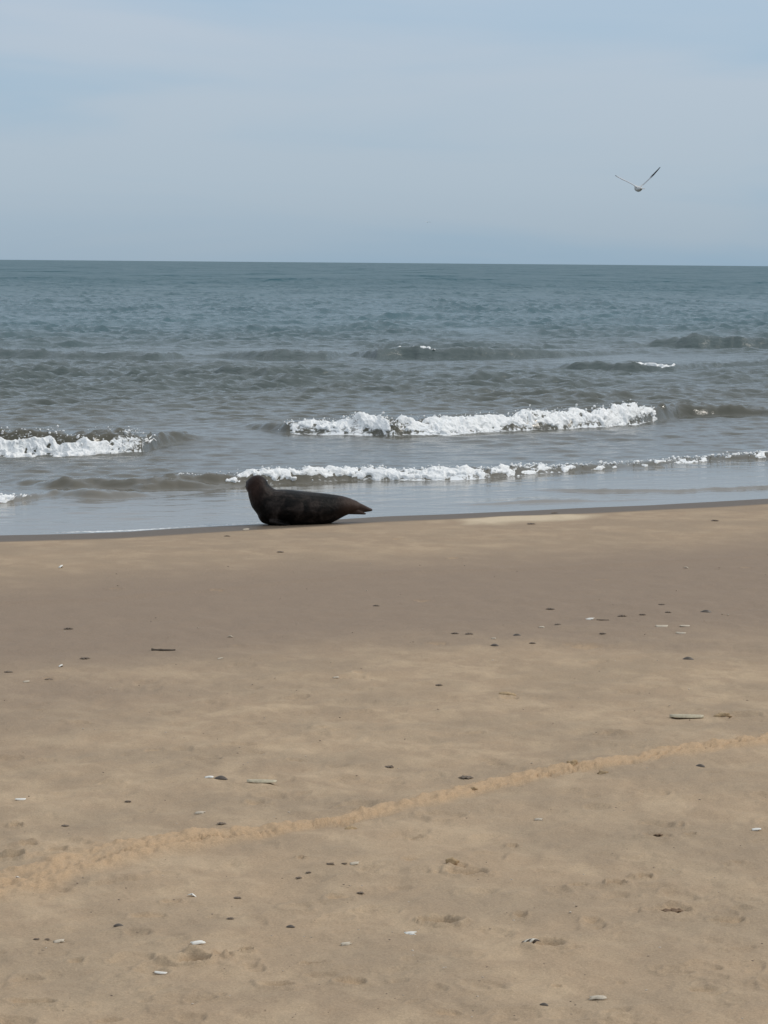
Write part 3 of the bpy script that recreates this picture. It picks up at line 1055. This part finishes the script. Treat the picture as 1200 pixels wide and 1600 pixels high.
# ------------------------------------------------------------------ shells, sticks and scraps on the sand
M_WHITE = plain('shell_white', (0.80, 0.77, 0.70), 0.45, 0.10, 60)
M_CREAM = plain('shell_cream', (0.56, 0.48, 0.37), 0.55, 0.14, 60)
M_MUSSEL = plain('mussel_dark', (0.10, 0.08, 0.062), 0.45, 0.35, 50)
M_WEED = plain('seaweed_dark', (0.15, 0.108, 0.072), 0.6, 0.4, 60)
M_BROWNWEED = plain('seaweed_brown', (0.17, 0.105, 0.058), 0.7, 0.3, 60)
M_WOOD = plain('driftwood', (0.10, 0.078, 0.056), 0.85, 0.35, 60)
M_RAZOR = plain('razor_shell', (0.46, 0.40, 0.28), 0.5, 0.2, 40)
M_CLOD = plain('sand_lump', (0.40, 0.285, 0.165), 0.95, 0.2, 60)
M_PEBBLE = plain('pebble', (0.50, 0.44, 0.35), 0.7, 0.15, 60)


def two_sided(top, nr, nc, th):
    """closed shell from an nr x nc grid of points"""
    n = nr * nc
    V = [Vector(v) for v in top] + [Vector(v) - Vector((0, 0, th)) for v in top]
    F = []
    for i in range(nr - 1):
        for j in range(nc - 1):
            a = i * nc + j
            F.append((a, a + 1, a + nc + 1, a + nc))
            F.append((n + a, n + a + nc, n + a + nc + 1, n + a + 1))
    rim = [j for j in range(nc)] + [i * nc + nc - 1 for i in range(1, nr)] + [(nr - 1) * nc + j for j in range(nc - 2, -1, -1)] + \
          [i * nc for i in range(nr - 2, 0, -1)]
    for a, b in zip(rim, rim[1:] + rim[:1]):
        F.append((b, a, n + a, n + b))
    return V, F


def fan_shell(w, rnd, mat, dome=0.34):
    """ribbed valve lying hollow side down, one chip in its rim"""
    nr, nc = 7, 13
    chip = rnd.uniform(-1, 1)
    top = []
    for i in range(nr):
        q = 0.06 + 0.94 * i / (nr - 1)
        for j in range(nc):
            a = -1.25 + 2.5 * j / (nc - 1)
            rr = q * (1 - 0.13 * math.exp(-((a - chip) / .28) ** 2) * (i == nr - 1)) * (0.5 * w) * 1.1
            h = dome * w * (1 - q ** 2.2) * math.cos(a * .8) + 0.012 * w * (j % 2) * q + 0.004
            top.append((rr * math.sin(a), rr * math.cos(a) - 0.25 * w, h))
    return mesh_from('shell', *two_sided(top, nr, nc, max(.002, .03 * w)), mat)


def long_shell(w, rnd, mat, aspect=0.24, arch=0.11, bow=0.06):
    """narrow curved valve, arched across its width"""
    nr, nc = 15, 7
    top = []
    for i in range(nr):
        u = i / (nr - 1) * 2 - 1
        ww = aspect * w * 0.5 * min(1, (1 - abs(u) ** 5) + .25)
        for j in range(nc):
            v = j / (nc - 1) * 2 - 1
            top.append((u * w * .5, v * ww + bow * w * u * u, arch * w * (1 - v * v) * (1 - .35 * u * u) + .004 + .02 * w * u * u))
    return mesh_from('shell', *two_sided(top, nr, nc, max(.002, .012 * w)), mat)


def drop_shell(w, rnd, mat):
    """mussel valve: pointed at one end, round at the other"""
    nr, nc = 12, 7
    top = []
    for i in range(nr):
        t = i / (nr - 1)
        ww = w * .27 * math.sin(math.pi * min(1, t * .86 + .05)) ** .8 + .01 * w
        for j in range(nc):
            v = j / (nc - 1) * 2 - 1
            top.append(((t - .5) * w, v * ww + .06 * w * math.sin(t * 3), .24 * w * math.sin(math.pi * (t * .9 + .05)) * (1 - v * v) + .003))
    return mesh_from('shell', *two_sided(top, nr, nc, max(.002, .025 * w)), mat)


def shard(w, rnd, mat):
    """broken piece of shell: irregular curved chip"""
    nr, nc = 7, 7
    k = [rnd.uniform(.6, 1.1) for _ in range(8)]
    top = []
    for i in range(nr):
        u = i / (nr - 1) * 2 - 1
        for j in range(nc):
            v = j / (nc - 1) * 2 - 1
            g = k[(i + j) % 8] if i in (0, nr - 1) or j in (0, nc - 1) else .9
            top.append((u * w * .5 * g, v * w * .26 * g, .16 * w * (1 - .8 * v * v) * (1 - .4 * u * u) + .05 * w * u * rnd.uniform(.8, 1) + .02 * w + .004))
    return mesh_from('shell', *two_sided(top, nr, nc, max(.002, .03 * w)), mat)


def weed(w, rnd, mat, flat=0.13, aspect=.45):
    """crumpled ribbon of weed with a ragged outline"""
    nr, nc = 17, 6
    top = []
    ph = rnd.uniform(0, 6)
    for i in range(nr):
        u = i / (nr - 1) * 2 - 1
        ww = aspect * w * .5 * (1 - abs(u) ** 3) * (1 + .35 * math.sin(u * 9 + ph)) + .015 * w
        for j in range(nc):
            v = j / (nc - 1) * 2 - 1
            top.append((u * w * .5, v * ww + .06 * w * math.sin(u * 4 + ph), flat * w * (1 - u * u) * (.6 + .4 * math.sin(u * 11 + v * 3 + ph)) + .004 + rnd.uniform(0, .02) * w))
    return mesh_from('weed', *two_sided(top, nr, nc, max(.002, .03 * w)), mat)


def stick_mesh(w, rnd, mat, thick=0.05, branch=False):
    V, F = [], []

    def limb(a, b, r0, r1):
        n, sd_ = 9, 7
        i0 = len(V)
        ax = (b - a).normalized()
        e1 = ax.cross(Vector((0, 0, 1))).normalized()
        e2 = e1.cross(ax)
        for i in range(n):
            t = i / (n - 1)
            c = a.lerp(b, t) + e1 * w * .03 * math.sin(t * 5 + rnd.uniform(-.4, .4)) + Vector((0, 0, w * .01 * rnd.uniform(-1, 1)))
            r = (r0 + (r1 - r0) * t) * rnd.uniform(.85, 1.15)
            for k in range(sd_):
                an = 6.283 * k / sd_
                V.append(c + e1 * r * math.cos(an) + e2 * r * math.sin(an))
        for i in range(n - 1):
            for k in range(sd_):
                a_, b_ = i0 + i * sd_ + k, i0 + i * sd_ + (k + 1) % sd_
                F.append((a_, b_, b_ + sd_, a_ + sd_))
        F.append(tuple(i0 + k for k in range(sd_))[::-1])
        F.append(tuple(i0 + (n - 1) * sd_ + k for k in range(sd_)))
    r = thick * w * .5
    limb(Vector((-w * .5, 0, r * .8)), Vector((w * .5, .05 * w, r * .9)), r, r * .6)
    if branch:
        limb(Vector((-w * .18, .01 * w, r)), Vector((-w * .42, .16 * w, r * 1.2)), r * .7, r * .35)
    return mesh_from('stick', V, F, mat)


def lump(w, rnd, mat, squash=.45, aspect=.7):
    v, f = ICO3
    o_ = rnd.uniform(0, 50)
    k = 1 + 0.9 * fbm(v[:, 0] * 1.6 + o_, v[:, 1] * 1.6 + v[:, 2] * 1.3, 120, 4)
    V = v * k[:, None] * np.array((w * .5, w * .5 * aspect, w * .5 * squash))
    V[:, 2] += w * .5 * squash * .35
    return mesh_from('lump', V, [tuple(map(int, q)) for q in f], mat)


def put(name, mesh, px, py, label, cat, group=None, rot=0.0, tilt=0.0, sink=0.0, lean=0.0):
    p = at(px, py)
    o = link(bpy.data.objects.new(name, mesh))
    p.z += float(EXTRA(p.x, p.y)) - sink - 0.08 * max(v.co.z for v in mesh.vertices)
    o.location = p
    o.rotation_euler = (tilt, lean, rot)
    tag(o, label, cat, group)
    return o


def EXTRA(x, y):
    X = np.array([[x]])
    Y = np.array([[y]])
    return beach_full(X, Y)[0][0, 0] - beach_base(X, Y)[0, 0]


def m_at(px, py, w):
    return w * at(px, py).y / FPX


rd = random.Random(11)
G_SH = 'shells and shell fragments scattered on the sand'
G_DK = 'dark scraps scattered on the sand'
# kind, px, py, width px, label
ITEMS = [
 ('fan', 'W', 95, 887, 13, 'bright white shell alone on pale sand near the water line'),
 ('fan', 'W', 95, 1041, 12, 'bright white shell on the grey damp sand with dark scraps nearby'),
 ('fan', 'W', 300, 1397, 17, 'plump bright white shell just below the tan wheel track'),
 ('long', 'W', 32, 1249, 17, 'narrow white shell just above the curved sand ledge by the photo edge'),
 ('shard', 'W', 1182, 1294, 15, 'white shell chip below the far end of the wheel track'),
 ('shard', 'W', 641, 1454, 19, 'white shell chip in front of the dark brown footprint'),
 ('long', 'W', 251, 1514, 22, 'narrow white shell in front of the trench dug in the sand'),
 ('shard', 'W', 308, 1475, 24, 'bright white broken shell behind the trench dug in the sand'),
 ('peb', 'P', 327, 1499, 9, 'small pale pebble at the end of the trench in the sand'),
 ('shard', 'C', 842, 1278, 14, 'cream shell chip alone on smooth sand below the middle of the track'),
 ('shard', 'C', 540, 1470, 19, 'cream shell chip between the trench and the brown footprint'),
 ('shard', 'C', 934, 1557, 28, 'wide pale shell piece nearest the bottom of the photo'),
 ('shard', 'W', 922, 967, 14, 'small white jagged shell among the row of dark scraps'),
 ('fan', 'C', 360, 995, 10, 'small cream shell in the damp band beyond the dark stick'),
 ('long', 'C', 1064, 987, 16, 'flat cream shell, nearest of the three pale ones below the row of dark scraps'),
 ('long', 'C', 1034, 977, 20, 'thin pale shell, broadest of the three below the row of dark scraps'),
 ('long', 'C', 1070, 977, 16, 'thin pale shell below the black mussel shell'),
 ('fan', 'C', 1072, 886, 9, 'tiny cream shell on the old lapping line, far side of the damp band'),
 ('shard', 'C', 313, 1269, 17, 'cream shell chip between the razor shell and the wheel track'),
 ('shard', 'C', 92, 1468, 18, 'cream shell chip beside two dark specks'),
 ('fan', 'W', 27, 1372, 10, 'tiny white shell lying in the loose sand of the wheel track'),
 ('shard', 'C', 384, 828, 11, 'pale shell fragment on the sand just in front of the seal chest'),
 ('shard', 'C', 554, 1349, 15, 'cream shell chip beside a short line of broken bits'),
 ('shard', 'C', 771, 997, 8, 'tiny cream chip above a dark oval scrap in the damp band'),
 ('shard', 'C', 525, 1058, 11, 'faint cream chip where the damp band ends'),
 ('shard', 'C', 41, 1064, 11, 'faint cream chip at the lower edge of the damp band'),
 ('shard', 'C', 344, 1028, 9, 'tiny cream chip in the damp band in front of a shallow dent'),
 ('shard', 'W', 327, 1215, 15, 'pale shell chip touching a dark mussel shell'),
 ('shard', 'C', 846, 979, 10, 'small pale chip in the row of dark scraps'),
 ('razor', 'R', 409, 1223, 48, 'long razor shell lying alone on the sand, pale top and dark underside'),
 ('razor', 'R', 1073, 1122, 54, 'long razor shell beside a tan sand lump'),
 ('musl', 'D', 345, 1217, 22, 'dark mussel shell with a pale chip at its tip'),
 ('musl', 'D', 1103, 954, 18, 'black mussel shell, largest in the row of dark scraps'),
 ('musl', 'D', 808, 992, 12, 'small black mussel shell in the damp band'),
 ('musl', 'D', 773, 1007, 13, 'dark oval shell under a tiny cream chip'),
 ('weed', 'S', 832, 1003, 11, 'dark round scrap of weed beyond the track and below a black shell'),
 ('weed', 'S', 733, 991, 13, 'dark scrap of weed between two small hollows in the damp band'),
 ('weed', 'S', 711, 989, 12, 'dark weed scrap, nearest the smooth part of the damp band'),
 ('stick', 'S', 942, 967, 20, 'short dark stick beside the small white jagged shell'),
 ('weed', 'S', 872, 975, 11, 'dark weed scrap beside a small pale chip'),
 ('weed', 'S', 942, 989, 11, 'dark pointed weed scrap in front of the short dark stick'),
 ('weed', 'S', 972, 961, 15, 'flat dark weed scrap between the short stick and two smaller scraps'),
 ('weed', 'S', 1004, 959, 11, 'small dark weed scrap in the middle of the row'),
 ('weed', 'S', 1044, 956, 10, 'small dark weed scrap beside the black mussel shell'),
 ('weed', 'S', 1034, 942, 11, 'faint dark weed scrap behind the row of dark scraps'),
 ('weed', 'S', 860, 951, 14, 'thin dark weed scrap alone on smooth damp sand'),
 ('musl', 'D', 1075, 1028, 18, 'dark mussel shell alone on dry sand in front of the pale shells'),
 ('weed', 'S', 686, 1067, 12, 'dark weed scrap alone where the damp band turns dry'),
 ('weed', 'S', 608, 1197, 16, 'dark weed scrap behind the middle of the wheel track'),
 ('weed', 'S', 728, 1215, 24, 'flat dark weed scrap against the far side of the wheel track'),
 ('musl', 'D', 1094, 1195, 15, 'dark mussel shell just in front of the far end of the wheel track'),
 ('weed', 'S', 200, 1251, 11, 'small dark weed scrap between a narrow white shell and the razor shell'),
 ('weed', 'S', 102, 1284, 13, 'dark weed scrap behind the curved sand ledge'),
 ('weed', 'S', 346, 1287, 16, 'dark weed scrap on the far side of the wheel track below the razor shell'),
 ('musl', 'D', 185, 1445, 16, 'dark mussel shell between the wheel track and the trench'),
 ('weed', 'S', 371, 1401, 13, 'small dark weed scrap beside the plump white shell'),
 ('weed', 'S', 360, 1433, 12, 'small dark weed scrap below the plump white shell'),
 ('musl', 'D', 454, 1445, 14, 'small dark mussel shell in open sand between track and trench'),
 ('weed', 'S', 57, 1466, 10, 'outer of two dark specks beside a cream chip'),
 ('weed', 'S', 74, 1467, 9, 'inner of two dark specks beside a cream chip'),
 ('weed', 'S', 388, 1483, 15, 'dark weed scrap in the hollow past the end of the trench'),
 ('musl', 'D', 850, 1567, 14, 'dark mussel shell near the bottom of the photo beside a wide pale shell'),
 ('weed', 'S', 471, 1336, 15, 'brown weed scrap in a hollow just in front of the wheel track'),
 ('weed', 'S', 563, 1391, 12, 'small dark weed scrap in open sand in front of a line of broken bits'),
 ('weed', 'S', 467, 1369, 11, 'nearer of two tiny dark scraps in front of the wheel track'),
 ('weed', 'S', 482, 1361, 9, 'farther of two tiny dark scraps in front of the wheel track'),
 ('shard', 'S', 516, 1351, 12, 'brown broken bit at the end of a short line of bits'),
 ('shard', 'S', 538, 1350, 10, 'brown broken bit touching a cream chip'),
 ('weed', 'S', 1010, 1365, 18, 'dark flat scrap lying in a hollow near a pale lip of sand'),  # dark piece laid over the pressed hollow
 ('weed', 'S', 702, 1439, 24, 'dark flat scrap lying in the deep brown footprint'),  # dark piece laid into the pressed footprint
 ('bweed', 'B', 1052, 1418, 40, 'brown tuft of weed half buried in a shallow hollow'),
 ('bweed', 'B', 1030, 1302, 18, 'brown weed scrap in a faint hollow in front of the track'),
 ('stick', 'N', 255, 1015, 38, 'dark stick lying alone on the damp sand'),
 ('twig', 'N', 48, 1563, 92, 'long thin forked twig at the bottom of the photo'),
 ('weed', 'S', 133, 1028, 17, 'dark weed scrap next to a bright white shell on the damp sand'),
 ('weed', 'S', 107, 982, 15, 'dark weed scrap in the damp band beyond the bright white shell'),
 ('weed', 'S', 13, 1048, 15, 'dark curled weed scrap at the very edge of the photo'),
 ('weed', 'S', 76, 1060, 14, 'faint brown weed scrap below the bright white shell on damp sand'),
 ('weed', 'S', 1117, 814, 13, 'small dark scrap on the sand near the far end of the water line'),
 ('weed', 'S', 830, 819, 14, 'small dark scrap on the pale sand patch past the seal'),
 ('weed', 'S', 866, 802, 12, 'tiny dark scrap on the wet sand lip past the seal'),
 ('weed', 'S', 775, 840, 12, 'small brown scrap in front of the pale sand patch'),
 ('weed', 'S', 355, 838, 10, 'small brown scrap on the sand in front of the seal'),
 ('weed', 'S', 588, 945, 11, 'small brown scrap in the middle of the damp band'),
 ('weed', 'S', 438, 863, 12, 'small brown scrap on pale sand below the seal'),
 ('clod', 'L', 740, 1234, 12, 'dark sand lump standing on the wheel track'),
 ('clod', 'L', 942, 1203, 24, 'larger tan sand lump on the wheel track'),
 ('clod', 'L', 893, 1199, 18, 'smaller tan sand lump on the wheel track beside a larger one'),
 ('clod', 'L', 1128, 1119, 26, 'tan sand lump at the end of a razor shell'),
 ('clod', 'L', 547, 1291, 18, 'tan sand lump just in front of the wheel track'),
 ('clod', 'L', 795, 1086, 28, 'low tan sand lump alone where the sand turns dry'),
  ('clod', 'L', 707, 1347, 18, 'tan sand lump at the edge of a grey hollow'),
]
MATS = {'W': M_WHITE, 'C': M_CREAM, 'P': M_PEBBLE, 'R': M_RAZOR, 'D': M_MUSSEL, 'S': M_WEED, 'B': M_BROWNWEED, 'N': M_WOOD, 'L': M_CLOD}
for kind, mk, px, py, wpx, label in ITEMS:
    w = m_at(px, py, wpx)
    mat = MATS[mk]
    rz = rd.uniform(-.35, .35)
    if kind == 'fan':
        put('shell', fan_shell(w, rd, mat), px, py, label, 'shell', G_SH, rz + rd.choice((0, 1.5, 3.1)), rd.uniform(-.2, .2), lean=rd.uniform(-.2, .2))
    elif kind == 'long':
        put('shell', long_shell(w, rd, mat, .34, .12), px, py, label, 'shell', G_SH, rz, rd.uniform(-.1, .25))
    elif kind == 'shard':
        put('shell_fragment' if mk != 'S' else 'weed_fragment', shard(w, rd, mat), px, py, label, 'shell' if mk != 'S' else 'scrap', G_SH if mk != 'S' else G_DK, rz, rd.uniform(0, .4))
    elif kind == 'razor':
        put('razor_shell', long_shell(w, rd, mat, .26, .10, .05), px, py, label, 'shell', 'razor shells', R(-4), -.15, -.004)
    elif kind == 'musl':
        put('mussel_shell', drop_shell(w, rd, mat), px, py, label, 'shell', G_DK, rz + rd.choice((0, 3.14)), rd.uniform(-.2, .2))
    elif kind in ('weed', 'bweed'):
        put('seaweed_scrap', weed(w, rd, mat, .10 if kind == 'weed' else .10, .7 if kind == 'weed' else .45), px, py, label, 'seaweed', G_DK, rz)
    elif kind == 'stick':
        put('stick', stick_mesh(w, rd, mat, .11), px, py, label, 'stick', G_DK, R(-9))
    elif kind == 'twig':
        put('twig', stick_mesh(w, rd, mat, .035, True), px, py, label, 'twig', G_DK, R(-14))
    elif kind == 'peb':
        put('pebble', lump(w, rd, mat, .75, .9), px, py, label, 'pebble')
    elif kind == 'clod':
        put('sand_lump', lump(w, rd, mat, .34 if wpx > 20 else .6, .55), px, py, label, 'lump of sand', 'lumps of sand', rz, sink=.004)


M_STRIPE = plain('stripe_pale', (0.66, 0.60, 0.50), 0.5, 0.3, 160)
M_BAND = plain('stripe_dark', (0.085, 0.062, 0.045), 0.6, 0.6, 120)


def striped_shell():
    px, py = 829, 1475
    p = at(px, py)
    w = m_at(px, py, 21)
    r_ = random.Random(3)
    root = link(bpy.data.objects.new('striped_shell', None))
    root.location = p + Vector((0, 0, .004))
    root.rotation_euler = (R(24), 0, R(-24))
    tag(root, 'shell with black and white stripes at the head of a brown groove', 'shell', G_SH)
    k = 5
    for i in range(k):                      # growth bands, dark and pale in turn
        u0, u1 = -1 + 2 * i / k, -1 + 2 * (i + 1) / k
        V = []
        for a in (u0 + .01, u1 - .01):
            half = w * .42 * math.sqrt(max(.05, 1 - a * a * .8))
            for j in range(8):
                v = j / 7 * 2 - 1
                V.append((a * w * .5 + v * w * .22 + .03 * w * math.sin(v * 5 + i), v * half + a * w * .1, w * .30 * (1 - v * v) * (1 - .5 * a * a) + .004 + (.002 if i % 2 else 0)))
        link(bpy.data.objects.new('band', mesh_from('band', *two_sided(V, 2, 8, .003), M_STRIPE if i % 2 else M_BAND)), root)


striped_shell()


# tiny shell grit, too fine to count
def grit():
    r = np.random.default_rng(21)
    V, F = [], []
    bv, bf = ico(1)
    for k in range(420):
        px, py = r.uniform(-150, 1350), 860 + 780 * r.uniform(0, 1) ** 0.9
        p = at(px, py)
        s = r.uniform(.002, .006) * (0.6 + p.y / 30)
        i = len(V)
        z = p.z + 0.004
        for q in bv * np.array((s * 1.3, s, s * .5)) * r.uniform(.7, 1.2, (len(bv), 1)):
            V.append((p.x + q[0], p.y + q[1], z + q[2]))
        F += [tuple(int(a) + i for a in f) for f in bf]
    m, nt, b = node_mat('shell_grit')
    c = ramp(nt, noise(nt, mapped(nt), 9, 2, .9), [(0.42, (0.17, .13, .095)), (0.5, (.30, .23, .16)), (0.60, (.58, .51, .42))])
    lk(nt, c.outputs[0], b.inputs['Base Color'])
    b.inputs['Roughness'].default_value = .8
    tag(link(bpy.data.objects.new('shell_grit', mesh_from('shell_grit', V, F, m))), 'fine shell grit sprinkled over the sand', kind='stuff')


grit()
